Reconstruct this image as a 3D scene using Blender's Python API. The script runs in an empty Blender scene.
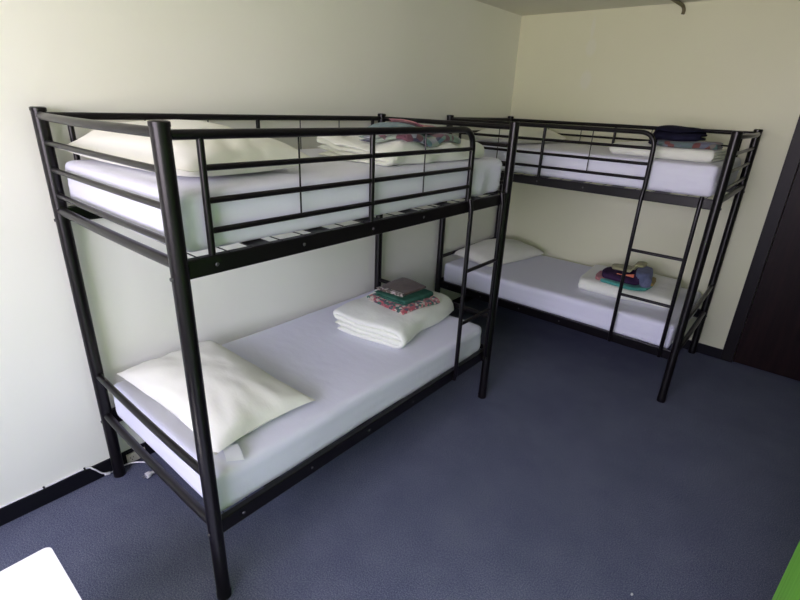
import bpy, bmesh, math, random
from mathutils import Vector, Matrix, noise
C = bpy.context.scene.collection
PI = math.pi
random.seed(4)

# ------------------------------------------------------------------ materials
def mat(name, col, rough=.6, metal=0., spec=.5, sheen=0.):
    m = bpy.data.materials.new(name); m.use_nodes = True
    b = m.node_tree.nodes['Principled BSDF']
    b.inputs['Base Color'].default_value = (*col, 1)
    b.inputs['Roughness'].default_value = rough
    b.inputs['Metallic'].default_value = metal
    b.inputs['Specular IOR Level'].default_value = spec
    if sheen: b.inputs['Sheen Weight'].default_value = sheen
    return m
def N(m, t, **kw):
    n = m.node_tree.nodes.new(t)
    for k, v in kw.items():
        if k in n.inputs: n.inputs[k].default_value = v
        else: setattr(n, k, v)
    return n
def L(m, a, b): m.node_tree.links.new(a, b)
def coords(m, scale=(1,1,1)):
    t = N(m, 'ShaderNodeTexCoord'); mp = N(m, 'ShaderNodeMapping')
    mp.inputs['Scale'].default_value = scale
    L(m, t.outputs['Object'], mp.inputs['Vector']); return mp.outputs['Vector']
def ramp(m, fac, stops, interp='LINEAR'):
    r = N(m, 'ShaderNodeValToRGB'); r.color_ramp.interpolation = interp
    els = r.color_ramp.elements
    while len(els) < len(stops): els.new(.5)
    for e, (p, c) in zip(els, stops): e.position = p; e.color = (*c, 1)
    L(m, fac, r.inputs['Fac']); return r.outputs['Color']
def bsdf(m): return m.node_tree.nodes['Principled BSDF']
def bump(m, h, strength=.3, dist=.01):
    b = N(m, 'ShaderNodeBump'); b.inputs['Strength'].default_value = strength; b.inputs['Distance'].default_value = dist
    L(m, h, b.inputs['Height']); L(m, b.outputs['Normal'], bsdf(m).inputs['Normal'])
def noisy(m, scale=5, detail=3, sc=(1,1,1), rough=.5):
    n = N(m, 'ShaderNodeTexNoise', Scale=scale, Detail=detail, Roughness=rough)
    L(m, coords(m, sc), n.inputs['Vector']); return n.outputs['Fac']

def wall_paint(name, a, b, rough=.45, patches=()):
    m = mat(name, a, rough, spec=.4)
    f = noisy(m, 1.6, 5)
    c = ramp(m, f, [(.3, a), (.7, b)])
    for (px, pz, sx, sz) in patches:      # old filler patches in the paint, a shade lighter
        t = N(m, 'ShaderNodeTexCoord'); mp = N(m, 'ShaderNodeMapping')
        mp.inputs['Location'].default_value = (-px/sx, 0, -pz/sz); mp.inputs['Scale'].default_value = (1/sx, 0, 1/sz)
        L(m, t.outputs['Object'], mp.inputs['Vector'])
        g = N(m, 'ShaderNodeTexGradient'); g.gradient_type = 'SPHERICAL'; L(m, mp.outputs['Vector'], g.inputs['Vector'])
        r = N(m, 'ShaderNodeMapRange'); r.inputs['From Min'].default_value = 0; r.inputs['From Max'].default_value = .35
        r.inputs['To Max'].default_value = .28; L(m, g.outputs['Fac'], r.inputs['Value'])
        mx = N(m, 'ShaderNodeMix'); mx.data_type = 'RGBA'; mx.inputs[7].default_value = (.74,.75,.7,1)
        L(m, r.outputs['Result'], mx.inputs[0]); L(m, c, mx.inputs[6]); c = mx.outputs[2]
    L(m, c, bsdf(m).inputs['Base Color'])
    bump(m, noisy(m, 60, 2), .08, .004)
    return m
M = {}
M['wall'] = wall_paint('cream_wall_paint_lit', (.845,.855,.745), (.87,.875,.775))  # cream lifted to stand in for light missing on the left wall
M['wall_back'] = wall_paint('cream_back_wall_paint_shaded', (.70,.71,.50), (.725,.73,.53), patches=[(.68,2.12,.055,.09),(.68,2.37,.05,.08),(.67,2.52,.02,.09)])  # same cream toned down, its weaker light put into the colour
M['wall_green_bounce'] = wall_paint('green_bounce_paint', (.36,.47,.27), (.39,.50,.30))  # made-up green for the unseen right wall, tints the bounced light
M['ceiling'] = wall_paint('ceiling_paint', (.72,.715,.62), (.75,.735,.64), .7)
m = M['carpet'] = mat('blue_grey_carpet', (.08,.085,.11), .95, spec=.1)
vn = N(m, 'ShaderNodeTexNoise', Scale=190, Detail=2, Roughness=.7); L(m, coords(m), vn.inputs['Vector'])
c1 = ramp(m, vn.outputs['Fac'], [(.36, (.076,.086,.138)), (.5, (.122,.134,.196)), (.66, (.22,.227,.29))])
f2 = noisy(m, 3, 6, rough=.7)
c2 = ramp(m, f2, [(.35, (.80,.82,.86)), (.65, (1,1,1))])
mx = N(m, 'ShaderNodeMix'); mx.data_type = 'RGBA'; mx.blend_type = 'MULTIPLY'; mx.inputs[0].default_value = 1
L(m, c1, mx.inputs[6]); L(m, c2, mx.inputs[7]); L(m, mx.outputs[2], bsdf(m).inputs['Base Color'])
bump(m, vn.outputs['Fac'], .5, .006)
m = M['frame'] = mat('glossy_black_tube_paint', (.0045,.0035,.0045), .28, spec=.3)
bump(m, noisy(m, 40, 2), .05, .002)
M['bolt'] = mat('dull_steel_bolt', (.10,.10,.10), .45, .7)
M['skirting'] = mat('black_skirting_paint', (.005,.005,.008), .5, spec=.25)
m = M['door'] = mat('dark_brown_door_stain', (.012,.007,.008), .4, spec=.15)
L(m, ramp(m, noisy(m, 6, 5, (6,6,.5)), [(.3,(.008,.0045,.005)),(.7,(.018,.009,.009))]), bsdf(m).inputs['Base Color'])
M['trim'] = mat('black_brown_architrave', (.006,.004,.005), .45, spec=.25)
m = M['sheet'] = mat('white_fitted_sheet', (.70,.71,.80), .85, spec=.2, sheen=.2)
bump(m, noisy(m, 9, 5, (1,2.2,1)), .12, .02)
m = M['pillow'] = mat('ivory_pillow_cotton', (.77,.775,.68), .85, spec=.2, sheen=.2)
bump(m, noisy(m, 10, 4, (1,1.6,1)), .13, .02)
m = M['duvet'] = mat('cream_duvet_cotton', (.77,.79,.70), .9, spec=.15, sheen=.3)
bump(m, noisy(m, 14, 5), .35, .02)
m = M['white_top'] = mat('white_laminate', (.93,.93,.95), .35)
m = M['white_legs'] = mat('white_table_leg_paint', (.8,.8,.8), .4)
m = M['green'] = mat('bright_green_paint', (.11,.42,.025), .5)
L(m, ramp(m, noisy(m, 7, 4, (8,8,.4)), [(.35,(.15,.50,.025)),(.65,(.23,.62,.075))]), bsdf(m).inputs['Base Color'])
M['chrome'] = mat('brushed_handle', (.5,.5,.5), .35, 1)
M['plastic'] = mat('white_plastic', (.82,.81,.82), .4)
M['socket'] = mat('beige_socket_plastic', (.5,.47,.38), .45)
M['dark'] = mat('dark_hole', (.01,.01,.01), .6)
M['conduit'] = mat('brown_painted_pipe', (.14,.12,.06), .5)
M['lint'] = mat('pale_lint', (.6,.6,.6), .9)
M['tag'] = mat('white_care_tag', (.93,.94,.95), .6)
def patchwork(name, cols, scale=14, rough=.9):
    m = mat(name, cols[0], rough, spec=.15, sheen=.2)
    v = N(m, 'ShaderNodeTexVoronoi', Scale=scale); L(m, coords(m), v.inputs['Vector'])
    s = N(m, 'ShaderNodeSeparateColor'); L(m, v.outputs['Color'], s.inputs['Color'])
    n = len(cols)
    L(m, ramp(m, s.outputs['Red'], [(i/n, c) for i, c in enumerate(cols)], 'CONSTANT'), bsdf(m).inputs['Base Color'])
    bump(m, noisy(m, 30, 3), .3, .006)
    return m
def cloth(name, a, b, scale=20):
    m = mat(name, a, .9, spec=.12, sheen=.12 if max(a) > .1 else 0.)
    L(m, ramp(m, noisy(m, scale, 4), [(.4, a), (.6, b)]), bsdf(m).inputs['Base Color'])
    bump(m, noisy(m, 40, 3), .3, .004)
    return m
M['floral'] = patchwork('floral_print_cotton', [(.45,.10,.12),(.62,.55,.46),(.05,.16,.12),(.55,.22,.22),(.10,.09,.12)], 55)
M['green_cloth'] = cloth('bottle_green_cloth', (.025,.085,.06), (.04,.12,.085))
M['brown_cloth'] = patchwork('brown_print_cloth', [(.070,.042,.024),(.080,.05,.03),(.06,.037,.022),(.09,.060,.038)], 20)
M['brown_border'] = patchwork('pale_leaf_border', [(.35,.33,.26),(.06,.05,.045),(.12,.10,.08),(.42,.36,.32)], 60)
M['teal'] = cloth('teal_cloth', (.06,.26,.22), (.08,.32,.27))
M['pink'] = cloth('dusty_pink_cloth', (.36,.13,.15), (.45,.2,.19))
M['navy'] = cloth('navy_cloth', (.008,.008,.02), (.014,.014,.032))
M['plum'] = cloth('dark_plum_cloth', (.03,.016,.045), (.045,.024,.06))
M['slate'] = cloth('slate_blue_cloth', (.10,.12,.19), (.14,.16,.25))
M['slate_teal'] = cloth('faded_teal_cloth', (.10,.17,.18), (.16,.24,.24))
M['olive'] = cloth('pale_olive_cloth', (.30,.30,.15), (.36,.35,.20))
M['mustard'] = cloth('mustard_cloth', (.32,.24,.07), (.4,.3,.1))
M['coral'] = cloth('coral_binding', (.6,.17,.10), (.65,.22,.13))
M['multi'] = patchwork('blue_green_print', [(.10,.20,.22),(.30,.36,.30),(.16,.07,.09),(.05,.05,.09),(.30,.32,.36),(.20,.30,.24)], 19)
M['multi_red'] = patchwork('red_blue_print', [(.10,.14,.14),(.13,.05,.045),(.12,.13,.17),(.16,.15,.13),(.07,.12,.11)], 26)

# ------------------------------------------------------------------ helpers
def obj(name, bm, m, parent=None, loc=(0,0,0), rot=(0,0,0), flat=False):
    me = bpy.data.meshes.new(name)
    bmesh.ops.recalc_face_normals(bm, faces=bm.faces[:])
    for f in bm.faces: f.smooth = not flat
    if not flat:
        for e in bm.edges:
            if len(e.link_faces) == 2 and e.calc_face_angle(0) > math.radians(42): e.smooth = False
    bm.to_mesh(me); bm.free(); me.materials.append(M[m] if isinstance(m, str) else m)
    o = bpy.data.objects.new(name, me); C.objects.link(o)
    o.location = loc; o.rotation_euler = rot
    if parent: o.parent = parent
    return o
def tag(o, label, cat, group=None):
    o['label'] = label; o['category'] = cat
    if group: o['group'] = group
    return o
def thing(name, label, cat, loc=(0,0,0), rotz=0, group=None):
    o = bpy.data.objects.new(name, None); C.objects.link(o)
    o.location = loc; o.rotation_euler = (0,0,rotz); o.empty_display_size = .1
    return tag(o, label, cat, group)
def struct(name, bm, m, **k):
    o = obj(name, bm, m, **k); o['kind'] = 'structure'; return o
def box(bm, a, b, bev=0):
    a, b = Vector(a), Vector(b)
    r = bmesh.ops.create_cube(bm, size=1); vs = r['verts']
    for v in vs: v.co = Vector([(a[i]+b[i])/2 + v.co[i]*(b[i]-a[i]) for i in range(3)])
    if bev:
        es = list({e for v in vs for e in v.link_edges})
        bmesh.ops.bevel(bm, geom=es, offset=bev, segments=2, profile=.5, affect='EDGES')
    return bm
def bxm(a, b, bev=0): return box(bmesh.new(), a, b, bev)
def sweep(bm, pts, r, seg=12, cap=True):
    pts = [Vector(p) for p in pts]; rings = []
    t0 = (pts[1]-pts[0]).normalized()
    up = Vector((0,0,1)) if abs(t0.z) < .9 else Vector((1,0,0))
    nrm = (up - t0*up.dot(t0)).normalized()
    for i, p in enumerate(pts):
        t = ((pts[min(i+1,len(pts)-1)]-p).normalized() + (p-pts[max(i-1,0)]).normalized())
        t = t.normalized() if t.length > 1e-6 else t0
        nrm = (nrm - t*nrm.dot(t)).normalized(); b = t.cross(nrm)
        rr = r[i] if isinstance(r, (list,tuple)) else r
        rings.append([bm.verts.new(p + (nrm*math.cos(a)+b*math.sin(a))*rr) for a in [2*PI*k/seg for k in range(seg)]])
    for A, B in zip(rings, rings[1:]):
        for k in range(seg): bm.faces.new((A[k], A[(k+1)%seg], B[(k+1)%seg], B[k]))
    if cap: bm.faces.new(rings[0][::-1]); bm.faces.new(rings[-1])
    return bm
def tube(pts, r, seg=12): return sweep(bmesh.new(), pts, r, seg)
def bezier(p0, p1, p2, n=8):
    p0, p1, p2 = map(Vector, (p0,p1,p2))
    return [p0*(1-t)**2 + p1*2*t*(1-t) + p2*t*t for t in [i/n for i in range(n+1)]]
def smooth_path(P, n=8):
    P = [Vector(p) for p in P]; out = []
    for i in range(len(P)-1):
        a, b, c, d = P[max(i-1,0)], P[i], P[i+1], P[min(i+2,len(P)-1)]
        for k in range(n):
            t = k/n
            out.append(.5*((2*b)+(c-a)*t+(2*a-5*b+4*c-d)*t*t+(3*b-a-3*c+d)*t**3))
    return out+[P[-1]]
def nz(p, s, seed=0):
    return noise.noise_vector(Vector(p)*s + Vector((seed*7.3, seed*3.1, -seed*5.7)))

from mathutils.bvhtree import BVHTree
def world_tree(objs):
    V, F = [], []
    for o in objs:
        n = len(V); mw = Matrix.Translation(o.location) @ o.rotation_euler.to_matrix().to_4x4()
        V += [mw @ v.co for v in o.data.vertices]; F += [[n+i for i in p.vertices] for p in o.data.polygons]
    return BVHTree.FromPolygons(V, F)
def settle(o, supports, gap=.0008, soft=.024):
    '''let a cloth or cushion rest on what lies under it: every vertex keeps its own height above the support'''
    T = world_tree(supports); o.location.z = 0
    def H(x, y):
        best = None
        for dx, dy in ((0,0),(soft,0),(-soft,0),(0,soft),(0,-soft),(soft*.7,soft*.7),(-soft*.7,soft*.7),(soft*.7,-soft*.7),(-soft*.7,-soft*.7)):
            h = T.ray_cast(Vector((x+dx,y+dy,5)), Vector((0,0,-1)))[0]
            if h is not None and (best is None or h.z > best): best = h.z
        return best
    mw = o.rotation_euler.to_matrix().to_4x4(); mw.translation = o.location
    items = [(o, mw)] + [(c, mw @ (Matrix.Translation(c.location) @ c.rotation_euler.to_matrix().to_4x4())) for c in o.children if c.type == 'MESH']
    vals = {}
    for k, (m_, w_) in enumerate(items):
        for v in m_.data.vertices:
            p = w_ @ v.co; vals[k, v.index] = H(p.x, p.y)
    lo = min(h for h in vals.values() if h is not None); base = lo
    for k, (m_, w_) in enumerate(items):
        for v in m_.data.vertices:
            h = vals[k, v.index]
            v.co.z += (base+.0*0 if h is None else h) - base
    o.location.z = base + gap

# ------------------------------------------------------------------ the room
W, HC, XR, YF = 3.875, 2.6465, 3.30, -2.55
struct('floor', bxm((-.1,YF-.1,-.1),(XR+.1,W+.1,0)), 'carpet', flat=True)
struct('ceiling', bxm((-.1,YF-.1,HC),(XR+.1,W+.1,HC+.1)), 'ceiling', flat=True)
struct('wall_left', bxm((-.1,YF-.1,0),(0,W+.1,HC)), 'wall', flat=True)
struct('wall_right', bxm((XR,YF-.1,0),(XR+.1,W+.1,HC)), 'wall_green_bounce', flat=True)
DX0, DX1, DH = 2.30, 3.14, 2.06           # doorway in the back wall
bm = bmesh.new()
box(bm, (0,W,0),(DX0,W+.1,HC)); box(bm, (DX1,W,0),(XR,W+.1,HC)); box(bm, (DX0,W,DH),(DX1,W+.1,HC))
struct('wall_back', bm, 'wall_back', flat=True)
WX0, WX1, WZ0, WZ1 = .85, 3.20, 1.15, 2.50  # window in the front wall, behind the camera
bm = bmesh.new()
box(bm, (0,YF-.1,0),(XR,YF,WZ0)); box(bm, (0,YF-.1,WZ1),(XR,YF,HC))
box(bm, (0,YF-.1,WZ0),(WX0,YF,WZ1)); box(bm, (WX1,YF-.1,WZ0),(XR,YF,WZ1))
struct('wall_front', bm, 'wall', flat=True)
win = bpy.data.objects.new('window_1', None); C.objects.link(win); win['kind'] = 'structure'
win.location = (WX0, YF-.06, WZ0)
bm = bmesh.new(); w_, h_ = WX1-WX0, WZ1-WZ0
for a, b in (((0,-.02,0),(.05,.02,h_)), ((w_-.05,-.02,0),(w_,.02,h_)), ((.05,-.02,0),(w_-.05,.02,.05)),
             ((.05,-.02,h_-.05),(w_-.05,.02,h_)), ((w_/3-.025,-.02,.05),(w_/3+.025,.02,h_-.05)),((w_*2/3-.025,-.02,.05),(w_*2/3+.025,.02,h_-.05))): box(bm, a, b)
obj('window_frame', bm, 'plastic', win, flat=True)
obj('window_sill', bxm((-.03,.063,-.03),(w_+.03,.13,0),.004), 'plastic', win, flat=True)
# door and its architrave
d = bpy.data.objects.new('door_1', None); C.objects.link(d); d['kind'] = 'structure'; d.location = (DX0, W, 0)
obj('door_light_stop', bxm((-.02,.055,0),(DX1-DX0+.02,.099,DH+.02)), 'trim', d, flat=True)  # solid slab added behind the leaf to stop light leaking in
obj('door_leaf', bxm((.003,.012,.004),(DX1-DX0-.003,.054,DH-.003),.002), 'door', d, flat=True)
bm = tube([(.76,.014,1.0),(.76,-.04,1.0),(.66,-.04,1.0)], .009, 10)
sweep(bm, [(.76,.014,1.0),(.76,.004,1.0)], .025, 20)
obj('door_handle', bm, 'chrome', d)
bm = bmesh.new()
box(bm, (DX0-.085,W-.014,0),(DX0,W,DH+.085),.003); box(bm, (DX1,W-.014,0),(DX1+.085,W,DH+.085),.003)
box(bm, (DX0,W-.014,DH),(DX1,W,DH+.085),.003)
struct('trim_1', bm, 'trim', flat=True)
BH, BT = .087, .012
struct('baseboard_left', bxm((0,YF,0),(BT,W,BH),.002), 'skirting', flat=True)
struct('baseboard_back', bxm((BT,W-BT,0),(DX0-.085,W,BH),.002), 'skirting', flat=True)
struct('baseboard_right', bxm((XR-BT,YF,0),(XR,W-.014,BH),.002), 'skirting', flat=True)
struct('baseboard_front', bxm((BT,YF,0),(XR-BT,YF+BT,BH),.002), 'skirting', flat=True)
# bent pipe end at the ceiling, above the back wall
tag(obj('ceiling_pipe', tube(smooth_path([(1.300,W-.45,HC-.014),(1.306,W-.15,HC-.014),(1.322,W-.030,HC-.022),(1.335,W-.014,HC-.050),(1.333,W-.014,HC-.078)],6), .0125, 10), 'conduit'),
    'short bent brown pipe hanging where the ceiling meets the back wall', 'pipe')

# ------------------------------------------------------------------ bunk bed (local x across from the wall, local y along)
BL, BW, PH, PR = 1.98, 1.008, 1.787, .0265
def make_bunk(label, loc, rotz):
    t = thing('bunk_bed', label, 'bunk bed', loc, rotz, 'metal bunk beds')
    for (x, y) in ((0,0),(BW,0),(0,BL),(BW,BL)):
        po = obj('post', tube([(x,y,.0),(x,y,.03),(x,y,.035),(x,y,PH)], [PR+.002,PR+.002,PR,PR], 24), 'frame', t)
        obj('end_cap', tube([(x,y,PH),(x,y,PH+.012),(x,y,PH+.0155)], [PR+.002,PR+.002,PR-.004], 24), 'frame', po)
        s = -1 if y == 0 else 1
        for z in (.345, 1.36):
            obj('bolt', tube([(x,y+s*(PR-.001),z),(x,y+s*(PR+.004),z)], [.0075,.006], 10), 'bolt', po)
    # side rails: two boxed profiles per deck
    for z0, z1 in ((.325,.392),(1.350,1.410)):
        for x in (0, BW):
            bm = bxm((x-.014,PR*.6,z0),(x+.014,BL-PR*.6,z1),.004)
            s = -1 if x == 0 else 1
            box(bm, (x-s*.0139,.03,z0+.0),(x-s*.03,BL-.03,z0+.004))       # inner ledge carrying the slats
            rl = obj('side_rail', bm, 'frame', t, flat=True)
            for yy in (.115,.46,.826,1.17,1.56):
                obj('bolt', tube([(x+s*.0135,yy,(z0+z1)/2),(x+s*.0165,yy,(z0+z1)/2)], [.007,.005], 10), 'bolt', rl)
        # end cross rails of the deck
        for y, s in ((0,-1),(BL,1)):
            zc = (z0+z1)/2 + .026
            obj('cross_rail', tube([(PR*.5,y,zc-.008)] + [(BW*k/12, y+s*.006*math.sin(PI*k/12)**.7, zc-.008) for k in range(1,12)] + [(BW-PR*.5,y,zc-.008)], .0175, 12), 'frame', t)
    # curved end rails
    for y, s in ((0,-1),(BL,1)):
        for z, r, bow in ((1.771,.0145,.034),(1.671,.0105,.004),(1.566,.0105,.004),(1.463,.0105,.004),(.606,.0150,.006)):
            pts = [(PR*.5,y,z)] + [(BW*k/14, y+s*bow*math.sin(PI*k/14)**.8, z) for k in range(1,14)] + [(BW-PR*.5,y,z)]
            obj('end_rail', tube(pts, r, 12), 'frame', t)
    # slatted steel deck
    for z in (.362, 1.4075):
        for k in range(1, 7):
            x0, x1 = (.018, BW-.018) if z < 1 else (-.012, BW+.012)
            obj('slat', bxm((x0,.275*k-.03,z),(x1,.275*k+.05,z+.004)), 'frame', t, flat=True)
        bm = bmesh.new()
        for k in range(0, 19):
            yy = .06+.103*k
            xs = (.02, BW-.02) if z < 1 else (-.010, BW+.010)
            sweep(bm, [(xs[0],yy,z+.002),(xs[1],yy,z+.002)], .0022, 6)
        for xx in (.25,.5,.75): sweep(bm, [(xx,.12,z+.002),(xx,BL-.12,z+.002)], .0022, 6)
        obj('wire_mesh', bm, 'frame', t)
    # guard rail on the room side, rounded where the ladder opening begins; it runs down into the ladder stile
    GX, GE = BW, 1.562
    g = thing_child('guard_rail', t)
    zt = 1.765
    path = [(GX,PR*.5,zt),(GX,.8,zt),(GX,GE-.11,zt)] + bezier((GX,GE-.10,zt),(GX,GE,zt),(GX,GE,zt-.10),8) + [(GX,GE,1.60),(GX,GE,1.410)]
    obj('top_tube', tube(path, .0145, 14), 'frame', g)
    for z in (1.672,1.576,1.484): obj('bar', tube([(GX,PR*.6,z) if 0 else (GX,.109,z),(GX,GE-.004,z)], .0098, 10), 'frame', g)
    for yy in (.109,.826): obj('upright', tube([(GX,yy,zt),(GX,yy,1.400)], .0112, 10), 'frame', g)
    for yy in (.462,1.17): obj('spacer_rod', tube([(GX,yy,zt),(GX,yy,1.484)], .0032, 8), 'frame', g)
    # guard rail on the wall side, full length
    g = thing_child('guard_rail', t)
    obj('top_tube', tube([(0,PR*.5,zt+.004),(0,BL-PR*.5,zt+.006)], .0145, 14), 'frame', g)
    for z in (1.672,1.576,1.484): obj('bar', tube([(0,.100,z),(0,1.89,z)], .0085, 10), 'frame', g)
    for yy in (.100,.992,1.89): obj('upright', tube([(0,yy,zt),(0,yy,1.400)], .0112, 10), 'frame', g)
    for yy in (.40,.704,1.278,1.585): obj('spacer_rod', tube([(0,yy,zt),(0,yy,1.484)], .0030, 8), 'frame', g)
    # ladder
    l = thing_child('ladder', t); LX = BW+.026
    obj('stile', tube([(LX-.012,GE,1.42),(LX,GE,1.36),(LX,GE,1.0),(LX,GE,.375),(LX-.006,GE,.33)], .0125, 12), 'frame', l)
    obj('stile', tube([(LX-.012,GE+.335,1.42),(LX,GE+.335,1.36),(LX,GE+.335,1.0),(LX,GE+.335,.375),(LX-.006,GE+.335,.33)], .0125, 12), 'frame', l)
    for z in (1.021,.700): obj('rung', tube([(LX,GE,z),(LX,GE+.335,z)], .0105, 12), 'frame', l)
    return t
def thing_child(name, parent):
    o = bpy.data.objects.new(name, None); C.objects.link(o); o.parent = parent; o.empty_display_size = .1
    return o
def copy_tree(o, parent=None):
    c = o.copy(); C.objects.link(c); c.parent = parent
    for ch in list(o.children): copy_tree(ch, c)
    return c
XG, XB, YB = .0512, .031, 2.824
bedA = make_bunk('black tubular metal bunk bed in the foreground, against the left wall', (XG,0,0), 0)
bedB = copy_tree(bedA)
bedB.location = (XB, YB+BW, 0); bedB.rotation_euler = (0,0,-PI/2)
bedB['label'] = 'black tubular metal bunk bed standing lengthwise along the back wall, beside the dark door'
def A(x, y, z): return (XG+x, y, z), 0
def B(x, y, z): return (XB+y, YB+BW-x, z), -PI/2

# ------------------------------------------------------------------ mattresses
def grid_box(sx, sy, sz, r, n, disp):
    nx, ny, nzz = n; bm = bmesh.new(); cache = {}
    def V(i, j, k):
        key = (i,j,k)
        if key in cache: return cache[key]
        def ax(i, n, s):       # denser towards the rounded rims
            t = i/n*2-1; return s/2*math.copysign(1-(1-abs(t))**1.25, t)
        p = Vector((ax(i,nx,sx), ax(j,ny,sy), ax(k,nzz,sz)))
        q = Vector([max(-s/2+r, min(s/2-r, c)) for c, s in zip(p, (sx,sy,sz))])
        d = p-q
        if d.length > 1e-9:
            # L-inf cube shell to rounded shell
            m = max(abs(c) for c in d); p = q + d.normalized()*m
        nrm = (p-q).normalized() if d.length > 1e-9 else Vector((0,0,1))
        p = p + disp(p, nrm)
        cache[key] = bm.verts.new(p + Vector((0,0,sz/2))); return cache[key]
    for i in range(nx):
        for j in range(ny):
            for k in (0,nzz): bm.faces.new((V(i,j,k),V(i+1,j,k),V(i+1,j+1,k),V(i,j+1,k)))
    for i in range(nx):
        for k in range(nzz):
            for j in (0,ny): bm.faces.new((V(i,j,k),V(i+1,j,k),V(i+1,j,k+1),V(i,j,k+1)))
    for j in range(ny):
        for k in range(nzz):
            for i in (0,nx): bm.faces.new((V(i,j,k),V(i,j+1,k),V(i,j+1,k+1),V(i,j,k+1)))
    return bm
def mattress(label, place, z, h, seed, ridge=.0025, foot=.006):
    sx, sy = .956, 1.91
    def disp(p, n):
        side = 1-abs(n.z)
        d = nz(p, 2.2, seed)*.004 + nz(Vector((p.x,p.y,p.z*3)), 7, seed)*.0015
        if p.y > sy/2-.25: d += nz(p, 9, seed+3)*foot*(.3+.7*side)
        d += n*(ridge*side*math.cos(p.z/h*2*PI*4))
        return d
    bm = grid_box(sx, sy, h, .034, (30,60,14), disp)
    loc, rz = place(.029+sx/2, .029+sy/2, z)
    o = obj('mattress', bm, 'sheet', None, loc, (0,0,rz))
    return tag(o, label, 'mattress', 'sheeted single mattresses')
ZL, ZU = .5560, 1.6045
mAL = mattress('single mattress in white fitted sheet on the lower deck of the foreground bunk', A, .3665, .188, 1, .001)
mAU = mattress('single mattress in white fitted sheet on the upper deck of the foreground bunk', A, 1.4130, .190, 2, .0015, .020)
mBL = mattress('white sheeted single mattress on the lower deck of the bunk along the back wall', B, .3665, .188, 3, .001)
mBU = mattress('white sheeted single mattress on the upper deck of the bunk along the back wall', B, 1.4130, .190, 4, .0015)

# ------------------------------------------------------------------ pillows
def pillow(label, loc, rz, lx, ly, h, seed, tilt=(0,0), tagged=False):
    n = 34; bm = bmesh.new(); top = {}; bot = {}
    for i in range(n+1):
        for j in range(n+1):
            u, v = i/n*2-1, j/n*2-1
            x = u*(1-.075*(1-v*v))*lx/2 if 0 else u*lx/2*(1-.07*(1-v*v)*abs(u))
            y = v*ly/2*(1-.09*(1-u*u)*abs(v))
            e = max(0,(1-u**2))**.48 * max(0,(1-v**2))**.48
            hh = h*e
            w = nz((x,y,0), 5, seed)*.014 + nz((x*1.0,y*2.0,1), 9, seed)*.005
            # radial gathers running in from the corners
            g = .006*math.sin(14*math.atan2(v, u)+seed)*(u*u+v*v)/2*min(1, e*3)
            z = h*.28*(1-e)*.75
            edge = i in (0,n) or j in (0,n)
            top[i,j] = bm.verts.new((x+w.x*.5, y+w.y*.5, z+hh*.74+(w.z+g)*min(1,e*2)))
            bot[i,j] = top[i,j] if edge else bm.verts.new((x, y, z*(1-e)-hh*.12*0))
    for i in range(n):
        for j in range(n):
            bm.faces.new((top[i,j],top[i+1,j],top[i+1,j+1],top[i,j+1]))
            f = [bot[i,j],bot[i,j+1],bot[i+1,j+1],bot[i+1,j]]
            try: bm.faces.new(f)
            except ValueError: pass
    o = obj('pillow', bm, 'pillow', None, loc, (tilt[0],tilt[1],rz))
    tag(o, label, 'pillow', 'ivory bed pillows')
    if tagged:
        b2 = bmesh.new()
        P = [(0,0,.024),(.03,0,.024),(.06,-.002,.017),(.082,-.004,.008)]
        rows = [[b2.verts.new(Vector(p)+Vector((dx,dy,0))) for (dx,dy) in ((-.012,-.03),(.012,.03))] for p in P]
        for r0, r1 in zip(rows, rows[1:]): b2.faces.new((r0[0],r0[1],r1[1],r1[0]))
        bmesh.ops.solidify(b2, geom=b2.faces[:], thickness=.0012)
        c = obj('care_tag', b2, 'tag', o, (lx/2-.030, -ly/2+.075, .004), (0,0,-.25)); c['label'] = 'white fabric care tag'
    return o
p1 = pillow('plump ivory pillow with a white care tag at the head of the foreground lower bed', (XG+.475,.325,ZL+.0015), .02, .87, .50, .20, 1, tagged=True)
p2 = pillow('ivory pillow at the head of the foreground upper bed, behind the guard rail', (XG+.47,.335,ZU+.003), .10, .88, .54, .235, 2)
p3 = pillow('ivory pillow at the wall corner end of the far lower bed', (XB+.30,YB+.53,ZL+.0015), 1.36, .78, .47, .23, 3)
p4 = pillow('ivory pillow at the wall corner end of the far upper bed', (XB+.36,YB+.52,ZU+.002), 1.5, .80, .50, .20, 4)

for p_, m_ in ((p1,mAL),(p2,mAU),(p3,mBL),(p4,mBU)): settle(p_, [m_])

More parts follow.
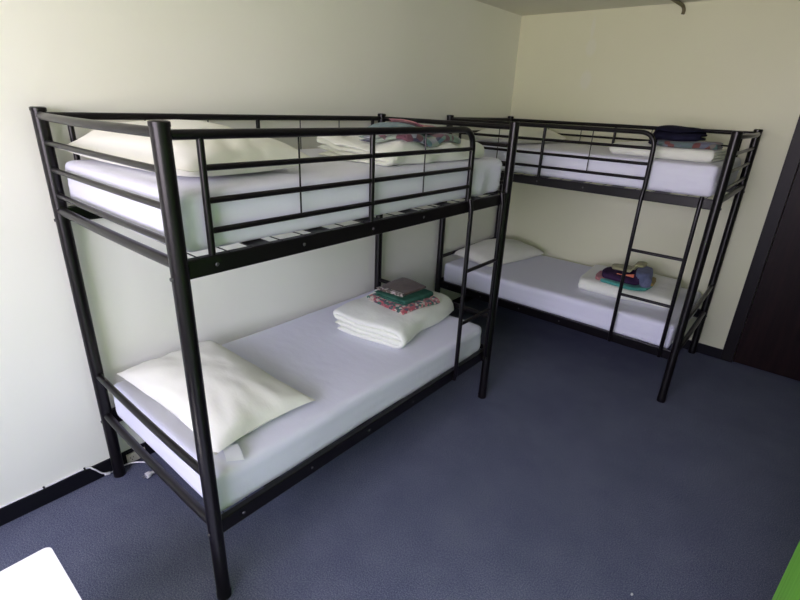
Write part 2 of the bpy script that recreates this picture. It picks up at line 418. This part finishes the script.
# ------------------------------------------------------------------ folded cloth
def folded(Wd, Ln, t, seq, seed=0, amp=.006, rnd=0., taper=.7, nw=14, nl=26, fill=.95, sag=0., scale=3.5, wave=0.):
    """one folded cloth: a thick ribbon running through the layers of seq (their heights in units of t), extruded by Ln"""
    h = t/2; pts = []
    right = []; left = []
    K = len(seq)
    zc = [(s+.5)*t for s in seq]
    rmax = max([abs(zc[i+1]-zc[i])/2 for i in range(K-1)] or [0])
    for i in range(K):
        lo, hi = -Wd/2+h+rmax*0, Wd/2-h
        dirn = 1 if i % 2 == 0 else -1
        def lim(side, k):
            if 0 <= k < K-1:
                r = abs(zc[k+1]-zc[k])/2
                return Wd/2-h-r if side > 0 else -Wd/2+h+r
            return (Wd/2-h) if side > 0 else (-Wd/2+h)
        a = lim(-dirn, i-1) if i else -dirn*(Wd/2-h)*.93
        b = lim(dirn, i) if i < K-1 else dirn*(Wd/2-h)*.97
        for k in range(nw+1):
            s = k/nw; pts.append(Vector((a+(b-a)*s, zc[i])))
        if i < K-1:
            z0, z1 = zc[i], zc[i+1]; r = abs(z1-z0)/2
            for k in range(1, 8):
                an = -PI/2 + PI*k/8
                sgn = 1 if z1 > z0 else -1
                pts.append(Vector((b + dirn*r*math.cos(an), (z0+z1)/2 + sgn*r*math.sin(an))))
    n = len(pts); bm = bmesh.new(); T = []; U = []
    top = max(seq)*t+t
    for i, p in enumerate(pts):
        tan = (pts[min(i+1,n-1)]-pts[max(i-1,0)]).normalized(); nr = Vector((-tan.y, tan.x))
        es = math.sqrt(max(0.02, 1-(1-min(1, min(i, n-1-i)/3))**2))
        ra, rb = [], []
        for j in range(nl+1):
            v = j/nl*2-1
            vv = math.copysign(1-(1-abs(v))**1.5, v)
            inner = noise.noise(Vector((p.x*4, p.y*30, seed)))*.012*(1 if v > 0 else -1)
            y = vv*(Ln/2) + inner*abs(vv)**3
            ev = math.sqrt(max(0.03, 1-max(0,(abs(v)-taper)/(1-taper))**2))
            for lst, s in ((ra, 1), (rb, -1)):
                q = p + nr*s*h*fill*es*ev
                P = Vector((q.x, y, q.y))
                if rnd:
                    ux, uy = P.x/(Wd/2), P.y/(Ln/2)
                    P.x *= 1-rnd*uy*uy; P.y *= 1-rnd*ux*ux
                if sag:
                    ux, uy = P.x/(Wd/2), P.y/(Ln/2)
                    P.z *= 1-sag*min(1,(max(abs(ux),abs(uy)))**3)
                d = nz(P, scale, seed)*amp
                k = min(1, P.z/(top*.35+1e-6))
                P += Vector((d.x, d.y, d.z*k))
                if wave: P.z += wave*k*math.sin(P.y*22+P.x*9+seed)*.5 + wave*k*noise.noise(Vector((P.x*10, P.y*5, seed)))
                P.z = max(P.z, .0006)
                lst.append(bm.verts.new(P))
        T.append(ra); U.append(rb)
    for i in range(n-1):
        for j in range(nl):
            bm.faces.new((T[i][j],T[i+1][j],T[i+1][j+1],T[i][j+1]))
            bm.faces.new((U[i][j],U[i][j+1],U[i+1][j+1],U[i+1][j]))
    for i in range(n-1):
        for j in (0,nl): bm.faces.new((T[i][j],U[i][j],U[i+1][j],T[i+1][j]))
    for j in range(nl):
        for i in (0,n-1): bm.faces.new((T[i][j],T[i][j+1],U[i][j+1],U[i][j]))
    return bm
CL = []
NEST = [0,3,2,1]; S2 = [0,1]; S3 = [0,1,2]; S4 = [0,1,2,3]
def put(name, label, cat, bm, m, loc, rz=0, group=None, tilt=(0,0)):
    o = tag(obj(name, bm, m, None, loc, (tilt[0],tilt[1],rz)), label, cat, group); CL.append(o); return o
DG = 'folded cream duvets'
# foreground lower bed
put('folded_duvet', 'thick folded cream duvet at the foot of the foreground lower bed', 'duvet',
    folded(.52, .70, .038, NEST, 1, .022, .03, .80, sag=.14, wave=.006), 'duvet', (XG+.545,1.575,ZL+.002), .14, DG)
zt = ZL+.152
put('folded_blanket', 'floral pink and green folded cloth, lowest of the stack on the foreground lower duvet', 'blanket',
    folded(.33,.35,.009,S3,5,.006,.02,.8,nw=10,nl=18), 'floral', (XG+.575,1.60,zt), -.06, 'linen on the foreground lower duvet')
b = put('folded_towel', 'bottle green folded towel between the floral cloth and the brown cloth', 'towel',
    folded(.27,.31,.0165,S2,6,.006,.03,.75,nw=10,nl=18), 'green_cloth', (XG+.565,1.615,zt+.032), -.02, 'linen on the foreground lower duvet')
br = put('folded_blanket', 'brown cloth with pale leaf border, topmost of the foreground lower bed stack', 'blanket',
    folded(.215,.27,.008,S2,7,.004,.02,.8,nw=10,nl=18), 'brown_cloth', (XG+.53,1.63,zt+.070), .06, 'linen on the foreground lower duvet')
bd = obj('border', folded(.217,.030,.009,S2,8,.003,.0,.8,nw=10,nl=8), 'brown_border', br, (0,-.122,0)); bd['label'] = 'pale leaf-print border strip'
# foreground upper bed
put('folded_duvet', 'crumpled folded cream duvet at the foot of the foreground upper bed', 'duvet',
    folded(.56,.82,.026,NEST,11,.026,.05,.8,sag=.22,scale=6,wave=.014), 'duvet', (XG+.665,1.44,ZU+.002), -.02, DG)
z2 = ZU+.098
put('folded_blanket', 'blue and green print cloth, bottom of the pile on the foreground upper bed', 'blanket',
    folded(.34,.54,.017,S2,12,.012,.10,.7,sag=.1,wave=.008), 'multi', (.81,1.38,z2), .05, 'cloths on the foreground upper duvet')
put('folded_towel', 'slate blue cloth at the left end of the pile on the foreground upper duvet', 'towel',
    folded(.28,.24,.010,S2,13,.008,.08,.7,wave=.006), 'slate_teal', (.80,1.24,z2+.046), .2, 'cloths on the foreground upper duvet')
put('folded_towel', 'dusty pink folded cloth on top of the pile on the foreground upper duvet', 'towel',
    folded(.24,.36,.010,S2,14,.008,.12,.5,wave=.005), 'pink', (.80,1.47,z2+.075), .1, 'cloths on the foreground upper duvet')
# far lower bed
put('folded_duvet', 'flat folded cream duvet at the foot of the far lower bed, behind the ladder', 'duvet',
    folded(.59,.70,.024,NEST,21,.014,.06,.8,sag=.15,wave=.005), 'duvet', (1.51,3.37,ZL+.002), -PI/2+.12, DG)
LB = 'linen bundle on the far lower duvet'
cx, cy = 1.50, YB+.435
o = put('folded_blanket', 'teal cloth with a pink end, bottom of the bundle on the far lower duvet', 'blanket',
    folded(.34,.40,.013,S2,22,.006,.20,.7), 'teal', (cx,cy,.6), -1.42, LB)
e = obj('pink_end', folded(.26,.10,.0125,S2,23,.004,.18,.7,nl=10), 'pink', o, (-.01,-.165,.003)); e['label'] = 'dusty pink end'
put('folded_towel', 'mustard cloth poking out at the right of the bundle on the far lower duvet', 'towel',
    folded(.22,.14,.012,S2,27,.005,.10,.6,nl=10), 'mustard', (cx+.135,cy+.03,.6), -1.40, LB)
o = put('folded_towel', 'dark plum folded towel in the middle of the bundle on the far lower duvet', 'towel',
    folded(.29,.34,.024,S2,24,.008,.18,.5,sag=.12), 'plum', (cx-.010,cy-.005,.6), -1.42, LB)
e = obj('binding', tube([(.095,-.05,.050),(.10,.0,.0515),(.097,.07,.050)], .004, 8), 'coral', o); e['label'] = 'coral edge binding'
put('folded_towel', 'slate blue cloth over the right end of the plum towel on the far lower duvet', 'towel',
    folded(.26,.12,.013,S2,25,.005,.12,.6,nl=10), 'slate', (cx+.125,cy+.0,.6), -1.35, LB)
put('folded_towel', 'pale olive folded cloth on top of the bundle on the far lower duvet', 'towel',
    folded(.17,.25,.011,S2,26,.005,.14,.6), 'olive', (cx-.01,cy+.055,.6), -1.45, LB)
# far upper bed
put('folded_duvet', 'smooth folded cream duvet at the foot of the far upper bed', 'duvet',
    folded(.74,.65,.0205,NEST,31,.010,.04,.8,sag=.12,wave=.002), 'duvet', (XB+1.56,YB+.50,ZU+.002), -PI/2, DG)
put('folded_blanket', 'grey, teal and red print folded blanket under the navy one on the far upper duvet', 'blanket',
    folded(.36,.37,.019,S2,32,.006,.12,.6), 'multi_red', (1.725,3.15,1.7), -1.5, 'blankets on the far upper duvet')
put('folded_blanket', 'navy folded blanket on top of the printed one on the far upper duvet', 'blanket',
    folded(.38,.34,.0275,S3,33,.012,.16,.4,sag=.2), 'navy', (1.645,3.16,1.7), -1.5, 'blankets on the far upper duvet')

# cloth by cloth, each lies on the ones under it
piles = ((mAL,4),(mAU,4),(mBL,6),(mBU,3)); k = 0
for mt, n in piles:
    sup = [mt]
    for o in CL[k:k+n]: settle(o, sup); sup.append(o)
    k += n

# ------------------------------------------------------------------ small things
cab = tag(obj('power_cable', tube(smooth_path([(.006,-1.3,.11),(.006,-.75,.092),(.006,-.50,.095),(.006,-.31,.093),(.006,-.135,.094),(.017,-.10,.078),
      (.020,-.07,.035),(.0175,-.035,.012),(.0178,.01,.010),(.019,.045,.016),(.045,.085,.022),(.085,.125,.020),(.125,.155,.012),(.158,.165,.006),(.178,.150,.006),(.180,.128,.008)],6), .0040, 8), 'plastic'),
      'thin white cable along the skirting, ending in a loose plug behind the bed post', 'cable')
pl = obj('plug', tube([(.180,.130,.014),(.181,.122,.014),(.182,.104,.017),(.183,.098,.017),(.184,.080,.017)], [.006,.008,.012,.0165,.0165], 14), 'plastic', cab)
pl['label'] = 'white moulded plug end'
bm = bmesh.new()
for dx in (-.007,.007): box(bm, (.184+dx-.0015,.062,.014),(.184+dx+.0015,.080,.020))
obj('pin', bm, 'chrome', pl, flat=True)
obj('connector', tube([(.0245,-.058,.022),(.0225,-.036,.014)], .0075, 10), 'plastic', cab)
for y, z in ((-.31,.093),(-.135,.094)): obj('cable_clip', bxm((.0005,y-.004,z-.006),(.0115,y+.004,z+.006),.001), 'dark', cab, flat=True)
so = thing('power_socket', 'beige double power socket mounted on the skirting behind the foreground bed post', 'socket', (BT,.105,.012), 0)
obj('plate', bxm((0,-.048,0),(.010,.048,.056),.002), 'socket', so, flat=True)
bm = bmesh.new()
for y in (-.024,.024):
    for dy, dz in ((-.007,.032),(.007,.032),(0,.018)): box(bm, (.0095,y+dy-.0015,dz-.004),(.0105,y+dy+.0015,dz+.004))
obj('pin_hole', bm, 'dark', so, flat=True)
bm = bmesh.new(); bmesh.ops.create_icosphere(bm, subdivisions=2, radius=.006)
for v in bm.verts: v.co = Vector((v.co.x*.8, v.co.y*1.4, v.co.z*.4+.0024)) + nz(v.co, 200)*.0008
put('lint', 'tiny pale speck of lint on the carpet near the green wardrobe', 'lint', bm, 'lint', (2.31,1.13,.0003))

# white table by the window, only its corner in view
TX, TY, TZ = .803, -.443, .45
t = thing('side_table', 'white side table, its sunlit top corner at the bottom left of the photo', 'table', (TX+.30,TY-.275,0))
bm = bmesh.new(); r = .022; ring = []
for (cx_, cy_, a0) in ((.30-r,.275-r,0),(-.30+r,.275-r,PI/2),(-.30+r,-.275+r,PI),(.30-r,-.275+r,1.5*PI)):
    for k in range(7): ring.append((cx_+r*math.cos(a0+PI/2*k/6), cy_+r*math.sin(a0+PI/2*k/6)))
f = bm.faces.new([bm.verts.new((x,y,TZ-.022)) for x, y in ring])
ex = bmesh.ops.extrude_face_region(bm, geom=[f])
for v in [g for g in ex['geom'] if isinstance(g, bmesh.types.BMVert)]: v.co.z = TZ
obj('table_top', bm, 'white_top', t, flat=True)
for sx in (-1,1):
    for sy in (-1,1): obj('leg', tube([(sx*.25,sy*.225,0),(sx*.25,sy*.225,TZ-.022)], [.013,.017], 14), 'white_legs', t)

# green wardrobe at the right wall, only an edge in view
GX0, GY1 = 2.678, .967
t = thing('wardrobe', 'bright green wardrobe, a sliver of its side at the lower right corner', 'wardrobe', (GX0, GY1-.55, 0))
obj('carcass', bxm((.02,-.55,.0),(.55,.55,1.85),.004), 'green', t, flat=True)
for k, (a, b_) in enumerate(((-.548,-.002),(.002,.5485))):
    dr = obj('wardrobe_door', bxm((0,a,.06),(.0195,b_,1.845),.003), 'green', t, flat=True)
    yy = -.05 if k == 0 else .05
    obj('handle', tube([(0,yy,1.0),(-.025,yy,1.0),(-.025,yy,1.14),(0,yy,1.14)], .005, 8), 'chrome', dr)

# ------------------------------------------------------------------ daylight
w = bpy.data.worlds.new('daylight'); bpy.context.scene.world = w; w.use_nodes = True
nt = w.node_tree; bg = nt.nodes['Background']
tc = nt.nodes.new('ShaderNodeTexCoord'); sp = nt.nodes.new('ShaderNodeSeparateXYZ'); rp = nt.nodes.new('ShaderNodeValToRGB')
mr = nt.nodes.new('ShaderNodeMapRange'); mr.inputs['From Min'].default_value = -1; mr.inputs['From Max'].default_value = 1
nt.links.new(tc.outputs['Generated'], sp.inputs[0]); nt.links.new(sp.outputs['Z'], mr.inputs['Value']); nt.links.new(mr.outputs['Result'], rp.inputs['Fac'])
els = rp.color_ramp.elements
els[0].position = .38; els[0].color = (.84,.72,.76,1)
els[1].position = .56; els[1].color = (1.0,.92,1.2,1)
e = els.new(.47); e.color = (.93,.81,.86,1)
e = els.new(.75); e.color = (.84,.82,1.24,1)
nt.links.new(rp.outputs['Color'], bg.inputs['Color']); bg.inputs['Strength'].default_value = 15.2
pd = bpy.data.lights.new('window_portal', 'AREA'); pd.shape = 'RECTANGLE'; pd.size = WX1-WX0; pd.size_y = WZ1-WZ0
pd.cycles.is_portal = True
po = bpy.data.objects.new('window_portal', pd); C.objects.link(po)
po.location = ((WX0+WX1)/2, YF-.10, (WZ0+WZ1)/2); po.rotation_euler = (PI/2,0,0)

sd = bpy.data.lights.new('sun', 'SUN'); sd.energy = 36; sd.angle = .009; sd.color = (1,.93,.88)
so_ = bpy.data.objects.new('sun', sd); C.objects.link(so_); so_.location = (4,-6,6)
so_.rotation_euler = Vector((.12,1.0,-1.0)).to_track_quat('-Z','Y').to_euler()

# ------------------------------------------------------------------ camera (f = 483.9 px on an 800 px frame)
cam = bpy.data.cameras.new('camera'); co = bpy.data.objects.new('camera', cam); C.objects.link(co)
cam.sensor_fit = 'HORIZONTAL'; cam.sensor_width = 36; cam.lens = 483.904/800*36; cam.clip_start = .02
yaw, pitch, roll = .6892134, .3845575, .0429433
fw = Vector((-math.sin(yaw)*math.cos(pitch), math.cos(yaw)*math.cos(pitch), -math.sin(pitch)))
rt = Vector((math.cos(yaw), math.sin(yaw), 0)); up = rt.cross(fw)
r2 = rt*math.cos(roll)+up*math.sin(roll); u2 = -rt*math.sin(roll)+up*math.cos(roll)
mtx = Matrix((r2, u2, -fw)).transposed().to_4x4(); mtx.translation = (2.4313007, -.6281428, 1.8675208)
co.matrix_world = mtx
sc = bpy.context.scene; sc.camera = co
vs = sc.view_settings; vs.view_transform = 'Standard'; vs.look = 'None'; vs.gamma = 1; vs.use_curve_mapping = False; vs.exposure = 0
sc.cycles.max_bounces = 12; sc.cycles.diffuse_bounces = 8; sc.cycles.use_denoising = True
